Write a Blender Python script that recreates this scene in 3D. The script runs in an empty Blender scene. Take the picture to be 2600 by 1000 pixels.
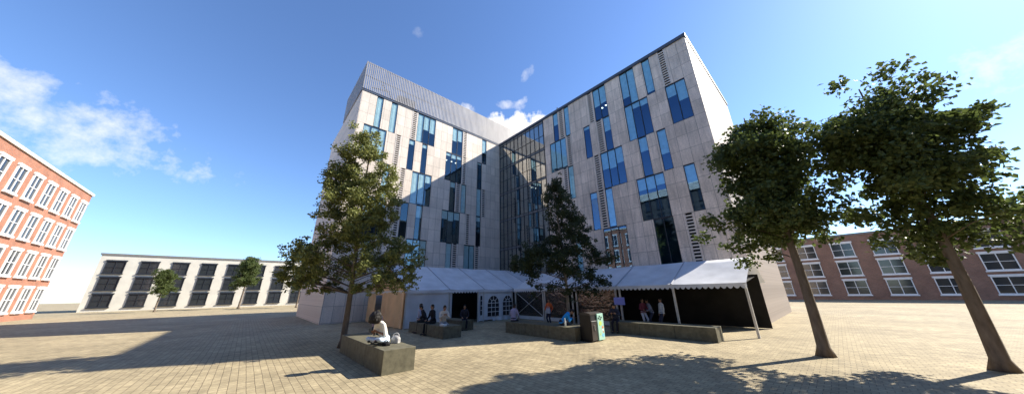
import bpy, bmesh, math, random
from mathutils import Vector, Matrix
random.seed(11)
S = bpy.context.scene
COL = S.collection
R = math.radians

# ------------------------------------------------------------------ helpers
class MB:
    """collects faces, links them as ONE mesh object"""
    def __init__(s): s.v = []; s.f = []; s.m = []
    def quad(s, a, b, c, d, m=0):
        n = len(s.v); s.v += [tuple(a), tuple(b), tuple(c), tuple(d)]; s.f.append((n, n+1, n+2, n+3)); s.m.append(m)
    def poly(s, pts, m=0):
        n = len(s.v); s.v += [tuple(p) for p in pts]; s.f.append(tuple(range(n, n+len(pts)))); s.m.append(m)
    def box(s, x0, x1, y0, y1, z0, z1, m=0, T=None):
        n = len(s.v)
        p = [(x, y, z) for x in (x0, x1) for y in (y0, y1) for z in (z0, z1)]
        if T: p = [tuple(T(*q)) for q in p]
        s.v += p
        for q in ((0,1,3,2),(4,6,7,5),(0,4,5,1),(2,3,7,6),(0,2,6,4),(1,5,7,3)):
            s.f.append(tuple(n+i for i in q)); s.m.append(m)
    def tube(s, pts, rad, n=6, m=0, cap=True):
        pts = [Vector(p) for p in pts]; base = len(s.v); k = len(pts)
        if not hasattr(rad, '__len__'): rad = [rad]*k
        up = Vector((0, 0, 1)); pu = None
        for i, p in enumerate(pts):
            t = (pts[min(i+1, k-1)] - pts[max(i-1, 0)]).normalized()
            if pu is None:
                pu = t.cross(up)
                if pu.length < .05: pu = t.cross(Vector((1, 0, 0)))
            pu = (pu - t*pu.dot(t)).normalized(); w = t.cross(pu)
            for j in range(n):
                a = 2*math.pi*j/n
                s.v.append(tuple(p + (pu*math.cos(a) + w*math.sin(a))*rad[i]))
        for i in range(k-1):
            for j in range(n):
                a = base+i*n+j; b = base+i*n+(j+1) % n
                s.f.append((a, b, b+n, a+n)); s.m.append(m)
        if cap:
            s.f.append(tuple(base+j for j in range(n))[::-1]); s.m.append(m)
            s.f.append(tuple(base+(k-1)*n+j for j in range(n))); s.m.append(m)
    def ball(s, c, r, nu=10, nv=7, m=0, T=None):
        c = Vector(c); r = Vector(r) if hasattr(r, '__len__') else Vector((r, r, r)); b = len(s.v)
        def P(q): 
            q = Vector((q.x*r.x, q.y*r.y, q.z*r.z))
            if T: q = T @ q
            return tuple(c + q)
        s.v.append(P(Vector((0, 0, 1))))
        for i in range(1, nv):
            t = math.pi*i/nv
            for j in range(nu):
                a = 2*math.pi*j/nu
                s.v.append(P(Vector((math.sin(t)*math.cos(a), math.sin(t)*math.sin(a), math.cos(t)))))
        s.v.append(P(Vector((0, 0, -1)))); e = len(s.v)-1
        for j in range(nu):
            s.f.append((b, b+1+j, b+1+(j+1) % nu)); s.m.append(m)
            s.f.append((e, e-nu+(j+1) % nu, e-nu+j)); s.m.append(m)
        for i in range(nv-2):
            for j in range(nu):
                a = b+1+i*nu+j; d = b+1+i*nu+(j+1) % nu
                s.f.append((a, a+nu, d+nu, d)); s.m.append(m)
    def build(s, name, mats, parent=None, smooth=False, bevel=0, fixn=False):
        me = bpy.data.meshes.new(name); me.from_pydata(s.v, [], s.f)
        if not isinstance(mats, (list, tuple)): mats = [mats]
        for x in mats: me.materials.append(x)
        if len(mats) > 1: me.polygons.foreach_set('material_index', s.m)
        if smooth: me.polygons.foreach_set('use_smooth', [True]*len(s.f))
        me.update()
        if fixn or bevel:
            bm = bmesh.new(); bm.from_mesh(me)
            bmesh.ops.remove_doubles(bm, verts=bm.verts, dist=1e-5)
            bmesh.ops.recalc_face_normals(bm, faces=bm.faces)
            if bevel:
                bmesh.ops.bevel(bm, geom=[e for e in bm.edges if e.calc_face_angle(0) > .5], offset=bevel, segments=2, affect='EDGES', profile=.5)
            bm.to_mesh(me); bm.free()
        o = bpy.data.objects.new(name, me); COL.objects.link(o)
        if parent: o.parent = parent
        return o

def tag(o, label=None, cat=None, group=None, kind=None):
    if label: o['label'] = label
    if cat: o['category'] = cat
    if group: o['group'] = group
    if kind: o['kind'] = kind
    return o
def thing(name, label, cat, loc=(0, 0, 0), rz=0, group=None):
    o = bpy.data.objects.new(name, None); COL.objects.link(o); o.empty_display_size = .2
    o.location = loc; o.rotation_euler = (0, 0, rz)
    return tag(o, label, cat, group)

# ------------------------------------------------------------------ materials
def nt(name):
    m = bpy.data.materials.new(name); m.use_nodes = True
    t = m.node_tree; t.nodes.clear()
    out = t.nodes.new('ShaderNodeOutputMaterial')
    return m, t, out
def N(t, kind, **kw):
    n = t.nodes.new(kind)
    for k, v in kw.items():
        if k in n.inputs: n.inputs[k].default_value = v
        else: setattr(n, k, v)
    return n
def mat(name, col, rough=.7, var=.15, scale=3., metal=0., bump=0., spec=.3, stretch=None):
    m, t, out = nt(name)
    b = N(t, 'ShaderNodeBsdfPrincipled', Roughness=rough, Metallic=metal)
    b.inputs['Specular IOR Level'].default_value = spec
    tc = N(t, 'ShaderNodeTexCoord'); src = tc.outputs['Object']
    if stretch:
        mp = N(t, 'ShaderNodeMapping'); mp.inputs['Scale'].default_value = stretch
        t.links.new(src, mp.inputs['Vector']); src = mp.outputs[0]
    no = N(t, 'ShaderNodeTexNoise', Scale=scale, Detail=6., Roughness=.6)
    t.links.new(src, no.inputs['Vector'])
    r = N(t, 'ShaderNodeMapRange'); r.inputs['From Min'].default_value = .3; r.inputs['From Max'].default_value = .7
    r.inputs['To Min'].default_value = 1-var; r.inputs['To Max'].default_value = 1+var
    t.links.new(no.outputs['Fac'], r.inputs['Value'])
    mx = N(t, 'ShaderNodeVectorMath', operation='SCALE'); mx.inputs[0].default_value = col[:3]
    t.links.new(r.outputs[0], mx.inputs['Scale']); t.links.new(mx.outputs[0], b.inputs['Base Color'])
    if bump:
        bp = N(t, 'ShaderNodeBump', Strength=bump, Distance=.02)
        t.links.new(no.outputs['Fac'], bp.inputs['Height']); t.links.new(bp.outputs[0], b.inputs['Normal'])
    t.links.new(b.outputs[0], out.inputs[0])
    return m

def stone_mat(name, axis, col, off, mott=1.0):
    """cladding panels: joints from a brick texture laid over the facade plane, weather streaks from noise"""
    m, t, out = nt(name)
    b = N(t, 'ShaderNodeBsdfPrincipled', Roughness=.62); b.inputs['Specular IOR Level'].default_value = .35
    tc = N(t, 'ShaderNodeTexCoord'); sp = N(t, 'ShaderNodeSeparateXYZ'); t.links.new(tc.outputs['Object'], sp.inputs[0])
    cb = N(t, 'ShaderNodeCombineXYZ'); t.links.new(sp.outputs[axis], cb.inputs[0]); t.links.new(sp.outputs['Z'], cb.inputs[1])
    ad = N(t, 'ShaderNodeVectorMath', operation='ADD'); ad.inputs[1].default_value = (off + 80., 1.2931*20-3.95, 0)
    t.links.new(cb.outputs[0], ad.inputs[0])
    br = N(t, 'ShaderNodeTexBrick', Scale=1.); br.offset = 0; br.squash = 1
    for k, v in (('Brick Width', .8), ('Row Height', 1.2931), ('Mortar Size', .017), ('Mortar Smooth', .2), ('Bias', -.1)): br.inputs[k].default_value = v
    br.inputs['Color1'].default_value = (*[c*1.08 for c in col], 1); br.inputs['Color2'].default_value = (*[c*.88 for c in col], 1)
    br.inputs['Mortar'].default_value = (*[c*.48 for c in col], 1)
    t.links.new(ad.outputs[0], br.inputs['Vector'])
    mp = N(t, 'ShaderNodeMapping'); mp.inputs['Scale'].default_value = (1.6, .22, 1); t.links.new(ad.outputs[0], mp.inputs['Vector'])
    n1 = N(t, 'ShaderNodeTexNoise', Scale=2.2, Detail=7., Roughness=.65); t.links.new(mp.outputs[0], n1.inputs['Vector'])
    n2 = N(t, 'ShaderNodeTexNoise', Scale=9., Detail=5., Roughness=.6); t.links.new(ad.outputs[0], n2.inputs['Vector'])
    n3 = N(t, 'ShaderNodeTexNoise', Scale=.35, Detail=3.); t.links.new(ad.outputs[0], n3.inputs['Vector'])
    def rng(n, a, c):
        r = N(t, 'ShaderNodeMapRange'); r.inputs['From Min'].default_value = .32; r.inputs['From Max'].default_value = .68
        r.inputs['To Min'].default_value = a; r.inputs['To Max'].default_value = c
        t.links.new(n.outputs['Fac'], r.inputs['Value']); return r.outputs[0]
    f = None
    for n, a, c in ((n1, 1-.24*mott, 1+.14*mott), (n2, 1-.14*mott, 1+.12*mott), (n3, 1-.16*mott, 1+.12*mott)):
        o = rng(n, a, c)
        if f is None: f = o
        else:
            mm = N(t, 'ShaderNodeMath', operation='MULTIPLY'); t.links.new(f, mm.inputs[0]); t.links.new(o, mm.inputs[1]); f = mm.outputs[0]
    mx = N(t, 'ShaderNodeVectorMath', operation='SCALE'); t.links.new(br.outputs['Color'], mx.inputs[0]); t.links.new(f, mx.inputs['Scale'])
    t.links.new(mx.outputs[0], b.inputs['Base Color'])
    t.links.new(b.outputs[0], out.inputs[0])
    return m

def glass_mat(name, tint, refl, gcol=(1, 1, 1), rough=.0, wav=0., wscale=1.):
    """coated pane: mirror coat over tinted see-through glass, more mirror at grazing angles"""
    m, t, out = nt(name)
    tr = N(t, 'ShaderNodeBsdfTransparent'); tr.inputs[0].default_value = (*tint, 1)
    gl = N(t, 'ShaderNodeBsdfGlossy', Roughness=rough); gl.inputs[0].default_value = (*gcol, 1)
    ge = N(t, 'ShaderNodeNewGeometry'); dp = N(t, 'ShaderNodeVectorMath', operation='DOT_PRODUCT')
    t.links.new(ge.outputs['Incoming'], dp.inputs[0]); t.links.new(ge.outputs['Normal'], dp.inputs[1])
    ab = N(t, 'ShaderNodeMath', operation='ABSOLUTE'); t.links.new(dp.outputs['Value'], ab.inputs[0])
    iv = N(t, 'ShaderNodeMath', operation='SUBTRACT', use_clamp=True); iv.inputs[0].default_value = 1.; t.links.new(ab.outputs[0], iv.inputs[1])
    pw = N(t, 'ShaderNodeMath', operation='POWER'); pw.inputs[1].default_value = 5.; t.links.new(iv.outputs[0], pw.inputs[0])
    ma = N(t, 'ShaderNodeMath', operation='MULTIPLY_ADD', use_clamp=True); ma.inputs[1].default_value = 1-refl; ma.inputs[2].default_value = refl+.03
    t.links.new(pw.outputs[0], ma.inputs[0])
    mx = N(t, 'ShaderNodeMixShader'); t.links.new(ma.outputs[0], mx.inputs[0]); t.links.new(tr.outputs[0], mx.inputs[1]); t.links.new(gl.outputs[0], mx.inputs[2])
    if wav:
        tc = N(t, 'ShaderNodeTexCoord'); no = N(t, 'ShaderNodeTexNoise', Scale=wscale, Detail=2.); t.links.new(tc.outputs['Object'], no.inputs['Vector'])
        bp = N(t, 'ShaderNodeBump', Strength=wav, Distance=.1); t.links.new(no.outputs['Fac'], bp.inputs['Height']); t.links.new(bp.outputs[0], gl.inputs['Normal'])
    t.links.new(mx.outputs[0], out.inputs[0])
    return m

def leaf_mat(name, c1, c2):
    m, t, out = nt(name)
    tc = N(t, 'ShaderNodeTexCoord'); no = N(t, 'ShaderNodeTexNoise', Scale=2.3, Detail=4.); t.links.new(tc.outputs['Object'], no.inputs['Vector'])
    wn = N(t, 'ShaderNodeTexNoise', Scale=14., Detail=1.); t.links.new(tc.outputs['Object'], wn.inputs['Vector'])
    ad = N(t, 'ShaderNodeMath', operation='ADD'); t.links.new(no.outputs['Fac'], ad.inputs[0]); t.links.new(wn.outputs['Fac'], ad.inputs[1])
    r = N(t, 'ShaderNodeMapRange'); r.inputs['From Min'].default_value = .75; r.inputs['From Max'].default_value = 1.25; t.links.new(ad.outputs[0], r.inputs['Value'])
    cm = N(t, 'ShaderNodeMix', data_type='RGBA'); cm.inputs['A'].default_value = (*c1, 1); cm.inputs['B'].default_value = (*c2, 1)
    t.links.new(r.outputs[0], cm.inputs['Factor'])
    d = N(t, 'ShaderNodeBsdfPrincipled', Roughness=.5); d.inputs['Specular IOR Level'].default_value = .4
    t.links.new(cm.outputs['Result'], d.inputs['Base Color'])
    tl = N(t, 'ShaderNodeBsdfTranslucent'); t.links.new(cm.outputs['Result'], tl.inputs[0])
    mx = N(t, 'ShaderNodeMixShader'); mx.inputs[0].default_value = .38
    t.links.new(d.outputs[0], mx.inputs[1]); t.links.new(tl.outputs[0], mx.inputs[2]); t.links.new(mx.outputs[0], out.inputs[0])
    return m

def fabric_mat(name, col, trans=.12, rough=.75):
    m, t, out = nt(name)
    tc = N(t, 'ShaderNodeTexCoord'); no = N(t, 'ShaderNodeTexNoise', Scale=1.1, Detail=6.); t.links.new(tc.outputs['Object'], no.inputs['Vector'])
    r = N(t, 'ShaderNodeMapRange'); r.inputs['From Min'].default_value = .3; r.inputs['From Max'].default_value = .7; r.inputs['To Min'].default_value = .84; r.inputs['To Max'].default_value = 1.06
    t.links.new(no.outputs['Fac'], r.inputs['Value'])
    mx = N(t, 'ShaderNodeVectorMath', operation='SCALE'); mx.inputs[0].default_value = col; t.links.new(r.outputs[0], mx.inputs['Scale'])
    d = N(t, 'ShaderNodeBsdfPrincipled', Roughness=rough); t.links.new(mx.outputs[0], d.inputs['Base Color']); d.inputs['Specular IOR Level'].default_value = .3
    bp = N(t, 'ShaderNodeBump', Strength=.35, Distance=.05); t.links.new(no.outputs['Fac'], bp.inputs['Height']); t.links.new(bp.outputs[0], d.inputs['Normal'])
    tl = N(t, 'ShaderNodeBsdfTranslucent'); t.links.new(mx.outputs[0], tl.inputs[0])
    ms = N(t, 'ShaderNodeMixShader'); ms.inputs[0].default_value = trans
    t.links.new(d.outputs[0], ms.inputs[1]); t.links.new(tl.outputs[0], ms.inputs[2]); t.links.new(ms.outputs[0], out.inputs[0])
    return m

def emit_mat(name, col, s):
    m, t, out = nt(name); e = N(t, 'ShaderNodeEmission', Strength=s); e.inputs[0].default_value = (*col, 1)
    t.links.new(e.outputs[0], out.inputs[0]); return m

def paving_mat():
    m, t, out = nt('sandy setts')
    b = N(t, 'ShaderNodeBsdfPrincipled', Roughness=.8); b.inputs['Specular IOR Level'].default_value = .25
    tc = N(t, 'ShaderNodeTexCoord')
    br = N(t, 'ShaderNodeTexBrick', Scale=1.); br.offset = .5
    for k, v in (('Brick Width', .24), ('Row Height', .18), ('Mortar Size', .008), ('Mortar Smooth', .3), ('Bias', 0.)): br.inputs[k].default_value = v
    br.inputs['Color1'].default_value = (.42, .345, .215, 1); br.inputs['Color2'].default_value = (.33, .27, .168, 1); br.inputs['Mortar'].default_value = (.17, .135, .085, 1)
    wb = N(t, 'ShaderNodeTexNoise', Scale=1.5, Detail=2.); t.links.new(tc.outputs['Object'], wb.inputs['Vector'])
    sb = N(t, 'ShaderNodeVectorMath', operation='SUBTRACT'); sb.inputs[1].default_value = (.5, .5, .5); t.links.new(wb.outputs['Color'], sb.inputs[0])
    sc = N(t, 'ShaderNodeVectorMath', operation='SCALE'); sc.inputs['Scale'].default_value = .03; t.links.new(sb.outputs[0], sc.inputs[0])
    av = N(t, 'ShaderNodeVectorMath', operation='ADD'); t.links.new(tc.outputs['Object'], av.inputs[0]); t.links.new(sc.outputs[0], av.inputs[1])
    t.links.new(av.outputs[0], br.inputs['Vector'])
    f = None
    for scl, a, c in ((.22, .80, 1.12), (.9, .84, 1.12), (3.6, .86, 1.12), (16., .88, 1.1)):
        n = N(t, 'ShaderNodeTexNoise', Scale=scl, Detail=5., Roughness=.6); t.links.new(tc.outputs['Object'], n.inputs['Vector'])
        r = N(t, 'ShaderNodeMapRange'); r.inputs['From Min'].default_value = .32; r.inputs['From Max'].default_value = .68; r.inputs['To Min'].default_value = a; r.inputs['To Max'].default_value = c
        t.links.new(n.outputs['Fac'], r.inputs['Value'])
        if f is None: f = r.outputs[0]
        else:
            mm = N(t, 'ShaderNodeMath', operation='MULTIPLY'); t.links.new(f, mm.inputs[0]); t.links.new(r.outputs[0], mm.inputs[1]); f = mm.outputs[0]
    mx = N(t, 'ShaderNodeVectorMath', operation='SCALE'); t.links.new(br.outputs['Color'], mx.inputs[0]); t.links.new(f, mx.inputs['Scale'])
    t.links.new(mx.outputs[0], b.inputs['Base Color'])
    iv = N(t, 'ShaderNodeMath', operation='SUBTRACT'); iv.inputs[0].default_value = 1.; t.links.new(br.outputs['Fac'], iv.inputs[1])
    bp = N(t, 'ShaderNodeBump', Strength=.6, Distance=.012); t.links.new(iv.outputs[0], bp.inputs['Height']); t.links.new(bp.outputs[0], b.inputs['Normal'])
    t.links.new(b.outputs[0], out.inputs[0])
    return m

def brick_mat(name, axis, c):
    m, t, out = nt(name)
    b = N(t, 'ShaderNodeBsdfPrincipled', Roughness=.85)
    tc = N(t, 'ShaderNodeTexCoord'); sp = N(t, 'ShaderNodeSeparateXYZ'); t.links.new(tc.outputs['Object'], sp.inputs[0])
    cb = N(t, 'ShaderNodeCombineXYZ'); t.links.new(sp.outputs[axis], cb.inputs[0]); t.links.new(sp.outputs['Z'], cb.inputs[1])
    br = N(t, 'ShaderNodeTexBrick', Scale=1.)
    for k, v in (('Brick Width', .23), ('Row Height', .075), ('Mortar Size', .008)): br.inputs[k].default_value = v
    br.inputs['Color1'].default_value = (c[0]*1.15, c[1]*1.1, c[2]*1.1, 1); br.inputs['Color2'].default_value = (c[0]*.8, c[1]*.78, c[2]*.78, 1); br.inputs['Mortar'].default_value = (.3, .26, .22, 1)
    t.links.new(cb.outputs[0], br.inputs['Vector'])
    no = N(t, 'ShaderNodeTexNoise', Scale=.6, Detail=5.); t.links.new(cb.outputs[0], no.inputs['Vector'])
    r = N(t, 'ShaderNodeMapRange'); r.inputs['From Min'].default_value = .3; r.inputs['From Max'].default_value = .7; r.inputs['To Min'].default_value = .8; r.inputs['To Max'].default_value = 1.15
    t.links.new(no.outputs['Fac'], r.inputs['Value'])
    mx = N(t, 'ShaderNodeVectorMath', operation='SCALE'); t.links.new(br.outputs['Color'], mx.inputs[0]); t.links.new(r.outputs[0], mx.inputs['Scale'])
    t.links.new(mx.outputs[0], b.inputs['Base Color']); t.links.new(b.outputs[0], out.inputs[0])
    return m

M = {}
M['stone_l'] = stone_mat('pale stone cladding', 'Y', (.74, .64, .545), .9, .55)
M['stone_r'] = stone_mat('weathered stone cladding', 'X', (.76, .635, .535), -.1)
M['frame'] = mat('dark window frame', (.025, .03, .04), .4, .1)
M['glass'] = glass_mat('coated window glass', (.62, .88, .97), .16, (.38, .64, 1.))
M['glass_l'] = glass_mat('window glass with sunlit tint', (.74, .89, .91), .11, (.50, .76, .92))  # same glass as the other wing; its sunlit look is put into the tint
M['cglass'] = glass_mat('curtain wall glass', (.36, .50, .52), .40, (.95, .97, .94))
M['blind'] = mat('roller blind', (.74, .76, .73), .9, .14, 3.)
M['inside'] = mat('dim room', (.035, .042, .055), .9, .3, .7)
M['spandrel'] = mat('spandrel', (.22, .24, .27), .4, .1)
M['louvre'] = mat('louvre blade', (.68, .61, .55), .6, .1)
M['dark'] = mat('dark backing', (.02, .02, .022), .9, .1)
M['coping'] = mat('roof coping', (.07, .085, .12), .5, .1)
M['screen'] = mat('galvanised screen blade', (.31, .295, .295), .5, .14, 1.3, metal=.2, stretch=(1, 1, .3))
M['plant'] = mat('plant housing', (.82, .81, .78), .5, .08)
M['roof'] = mat('flat roof', (.2, .2, .2), .9)
M['granite'] = mat('dark granite', (.125, .115, .078), .6, .32, 5., bump=.15)
M['pvc'] = fabric_mat('white tent canvas', (.74, .75, .78), .10)
M['seam'] = mat('tent seam', (.40, .41, .45), .7, .1)
M['beige'] = fabric_mat('beige tent canvas', (.90, .61, .34), .10)
M['shade_paint'] = mat('dark tent lining', (.03, .028, .028), .9, .3, 1.)  # tent interior shade painted as near-black colour; the canvas itself is white
M['alu'] = mat('tent pole', (.62, .60, .57), .4, .08, metal=.2)
M['clear'] = glass_mat('clear tent window', (.22, .18, .15), .13, (.95, .86, .78), .22, .45, 4.5)
M['bark'] = mat('bark', (.16, .125, .095), .9, .35, 9., bump=.5, stretch=(1, 1, .25))
M['birch'] = mat('grey bark', (.22, .19, .16), .9, .4, 9., bump=.4, stretch=(1, 1, .4))
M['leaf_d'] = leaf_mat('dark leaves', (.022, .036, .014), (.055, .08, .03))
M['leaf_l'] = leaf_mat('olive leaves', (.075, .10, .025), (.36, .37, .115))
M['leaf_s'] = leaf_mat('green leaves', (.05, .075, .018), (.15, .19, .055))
M['binblack'] = mat('black bin steel', (.018, .017, .016), .35, .15)
M['bindoor'] = mat('dark bin door', (.055, .047, .042), .4, .1)
M['mint'] = mat('mint panel', (.40, .64, .53), .4, .04)
M['steel'] = mat('brushed steel', (.55, .55, .53), .35, .1, metal=.6)
M['lime'] = mat('lime print', (.56, .72, .16), .5, .03)
M['orange'] = mat('orange print', (.75, .22, .08), .5, .03)
M['white'] = mat('white paint', (.8, .8, .8), .5, .03)
M['sky print'] = mat('blue print', (.22, .55, .75), .5, .03)
M['ink'] = mat('dark print', (.015, .03, .03), .5, .03)
M['lilac'] = mat('lilac board', (.34, .36, .90), .6, .05)
M['pave'] = paving_mat()
M['brick'] = brick_mat('orange brick', 'X', (.36, .125, .06))
M['brick2'] = brick_mat('brown brick', 'X', (.26, .13, .085))
M['render_w'] = mat('cream render', (.6, .57, .5), .8, .1, .5)
M['bglass'] = mat('dark street glass', (.03, .035, .04), .08, .05, spec=.8)
M['lamp'] = emit_mat('ceiling lamp', (1, .97, .9), 2.2)
M['cladding'] = mat('dark cladding', (.07, .065, .06), .6, .2, .5)

def cloth(name, c, r=.85): return mat(name, c, r, .12, 9., bump=.2)
SKIN = {'pale': mat('pale skin', (.62, .38, .28), .5, .05), 'tan': mat('tan skin', (.42, .23, .14), .5, .05), 'brown': mat('brown skin', (.20, .095, .055), .5, .05)}
HAIR = {'black': mat('black hair', (.012, .010, .009), .55, .4, 40., bump=.6), 'brown': mat('brown hair', (.05, .028, .016), .55, .4, 40., bump=.6), 'blond': mat('blond hair', (.72, .46, .17), .5, .25, 40., bump=.5)}

# ------------------------------------------------------------------ ground
g = MB(); g.quad((-400, -400, 0), (400, -400, 0), (400, 400, 0), (-400, 400, 0))
tag(g.build('paved_square', M['pave']), 'square of small sandy setts laid in rows', 'paving', kind='structure')

# ------------------------------------------------------------------ the two stone wings
ZL = [0.0, 3.95, 7.83, 11.71, 15.59, 19.47, 23.40]
def TL(s, d, z): return (d, -s, z)       # left wing: facade plane X=0, s runs from the inner corner towards the camera's left
def TR(s, d, z): return (s, -d, z)       # right wing: facade plane Y=0

# per storey (top = 6): (kind, start, end, blind drops)
LEFT = {
 6: [('W', 2.52, 3.30, [.55]), ('L', 5.86, 6.42), ('W', 6.53, 8.15, [.45, .5]), ('W', 10.60, 12.97, [.55, .5, 1]), ('L', 13.05, 13.63), ('W', 15.45, 16.19, [1]), ('W', 17.08, 17.78, [1])],
 5: [('W', 3.28, 4.04, [.05]), ('L', 5.84, 6.39), ('W', 6.52, 8.90, [.12, .15, .1]), ('W', 11.42, 12.12, [.12]), ('W', 13.0, 13.74, [.14]), ('L', 14.68, 15.24), ('W', 16.3, 18.66, [1, 1, 1])],
 4: [('L', 2.62, 3.20), ('W', 3.33, 4.06, [1]), ('W', 5.72, 6.44, [1]), ('L', 6.58, 7.21), ('W', 7.31, 8.08, [.18]), ('W', 10.58, 12.97, [.25, .95, 1]), ('L', 13.75, 14.3), ('W', 15.45, 16.16, [1])],
 3: [('W', 3.33, 4.05, [.15]), ('L', 5.02, 5.58), ('W', 6.49, 8.97, [.24, .3, .26]), ('W', 11.36, 12.13, [.36]), ('W', 12.99, 13.8, [0]), ('L', 13.9, 14.4), ('W', 15.4, 17.7, [.3, .2, .9])],
 2: [('L', 3.50, 4.10), ('W', 4.20, 5.73, [1, 1]), ('L', 6.68, 7.29), ('W', 7.42, 8.17, [1]), ('W', 10.58, 12.88, [1, .95, 1]), ('L', 13.9, 14.4), ('W', 16.3, 17.0, [.5])],
 1: [('W', 2.6, 4.1, [.3, .3]), ('W', 6.5, 8.1, [.3, .3]), ('W', 11.3, 12.8, [.2, .2])],
}
RIGHT = {
 6: [('W', 10.50, 11.26, [.42]), ('L', 11.38, 12.06), ('W', 12.22, 12.92, [1]), ('L', 15.52, 16.12), ('W', 16.25, 17.80, [.56, .53]), ('W', 19.45, 20.96, [.76, 1]), ('W', 21.78, 22.52, [.94]), ('L', 23.3, 23.9)],
 5: [('W', 9.75, 12.15, [.9, .92, .95]), ('L', 12.27, 12.88), ('W', 14.64, 15.43, [.08]), ('L', 16.21, 16.90), ('W', 17.03, 17.82, [.42]), ('W', 19.43, 21.71, [1, .14, .16]), ('W', 23.3, 24.9, [.3, .5])],
 4: [('L', 11.46, 12.0), ('W', 12.10, 12.84, [1]), ('L', 15.47, 16.10), ('W', 16.24, 18.62, [.47, .5, .42]), ('W', 20.18, 20.98, [.36]), ('W', 21.86, 22.62, [.6])],
 3: [('L', 11.46, 12.0), ('W', 14.54, 15.35, [.14]), ('L', 15.49, 16.13), ('W', 16.24, 17.0, [.98]), ('W', 19.41, 21.77, [.28, .3, .25]), ('W', 23.3, 24.1, [.4])],
 2: [('W', 12.25, 12.95, [1]), ('W', 15.52, 17.88, [0, 0, 0]), ('W', 20.24, 21.8, [0, 0]), ('L', 22.6, 23.2)],
 1: [('W', 11.5, 13.1, [.2, .3]), ('W', 16.3, 18.6, [.1, .1, .1])],
}
def wing(root, spec, T, s0, s1, curtain, stone, glass):
    w = MB(); fr_n = 0
    for st in range(1, 7):
        z0, z1 = ZL[st-1], ZL[st]
        cur = curtain
        for it in sorted(spec[st], key=lambda q: q[1]):
            a, b = it[1], it[2]
            w.quad(T(cur, 0, z0), T(a, 0, z0), T(a, 0, z1), T(cur, 0, z1))
            dp = -.10 if it[0] == 'W' else -.10
            for (p, q) in (((a, z0), (a, z1)), ((b, z0), (b, z1)), ((a, z0), (b, z0)), ((a, z1), (b, z1))):
                w.quad(T(p[0], 0, p[1]), T(q[0], 0, q[1]), T(q[0], dp-.03, q[1]), T(p[0], dp-.03, p[1]))
            cur = b
        w.quad(T(cur, 0, z0), T(s1, 0, z0), T(s1, 0, z1), T(cur, 0, z1))
    H = ZL[-1]
    D = -15.0
    w.quad(T(s1, 0, 0), T(s1, D, 0), T(s1, D, H), T(s1, 0, H))
    w.quad(T(s0, D, 0), T(s1, D, 0), T(s1, D, H), T(s0, D, H))
    w.build('wall', stone, root)
    r = MB(); r.quad(T(s0, -.05, H-.02), T(s1-.02, -.05, H-.02), T(s1-.02, D+.02, H-.02), T(s0, D+.02, H-.02)); r.build('flat_roof', M['roof'], root)
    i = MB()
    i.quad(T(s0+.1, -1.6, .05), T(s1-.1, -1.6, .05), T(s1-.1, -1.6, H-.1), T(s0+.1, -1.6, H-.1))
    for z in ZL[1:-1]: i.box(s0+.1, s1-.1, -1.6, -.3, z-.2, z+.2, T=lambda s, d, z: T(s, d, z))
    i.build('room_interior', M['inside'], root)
    for st in range(1, 7):
        z0, z1 = ZL[st-1], ZL[st]
        for it in spec[st]:
            a, b = it[1], it[2]
            if it[0] == 'L':
                m = MB(); n = 15; h = (z1-z0-.06)/n
                m.box(a+.002, b-.002, -.14, -.125, z0+.03, z1-.03, 1, T)
                for e in (a+.002, b-.062): m.box(e, e+.06, -.125, .012, z0+.03, z1-.03, 0, T)
                for k in range(n):
                    zb = z0+.03+k*h
                    m.box(a+.062, b-.062, -.035, .008, zb+h*.02, zb+h*.43, 0, T)
                m.build('louvre_grille', [M['louvre'], M['dark']], root)
                continue
            drops = it[3]; n = len(drops); t_ = .045
            f = MB()
            for e in (a, b-t_): f.box(e+.001, e+t_-.001, -.11, -.015, z0+.001, z1-.001, T=T)
            for zz in ((z0, z0+.06), (z1-.09, z1)): f.box(a+t_, b-t_, -.11, -.015, zz[0]+.001, zz[1]-.001, T=T)
            pw = (b-a)/n
            for k in range(1, n): f.box(a+k*pw-.028, a+k*pw+.028, -.11, -.008, z0+.06, z1-.09, T=T)
            fo = f.build('window', M['frame'], root)
            p = MB(); bl = MB(); nb = 0
            for k in range(n):
                x0, x1 = a+k*pw+.03, a+(k+1)*pw-.03
                j = [random.uniform(-.004, .004) for _ in range(3)]
                q4 = [T(x0, -.05+j[0], z0+.05), T(x1, -.05+j[1], z0+.05), T(x1, -.05+j[1]+j[2], z1-.08), T(x0, -.05+j[0]+j[2], z1-.08)]
                p.quad(*(q4 if T is TR else q4[::-1]))      # outer face outwards
                if drops[k] > 0:
                    hh = z1-.1-(z1-z0-.16)*drops[k]; nb = 1
                    m_ = 6 # gentle waviness of the cloth
                    for q in range(m_):
                        u0, u1 = x0+(x1-x0)*q/m_, x0+(x1-x0)*(q+1)/m_
                        e0, e1 = -.085+.008*math.sin(q*2.1), -.085+.008*math.sin((q+1)*2.1)
                        bl.quad(T(u0, e0, hh), T(u1, e1, hh), T(u1, e1, z1-.08), T(u0, e0, z1-.08))
            p.build('pane', glass, fo)
            if nb: bl.build('blind', M['blind'], fo)

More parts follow.
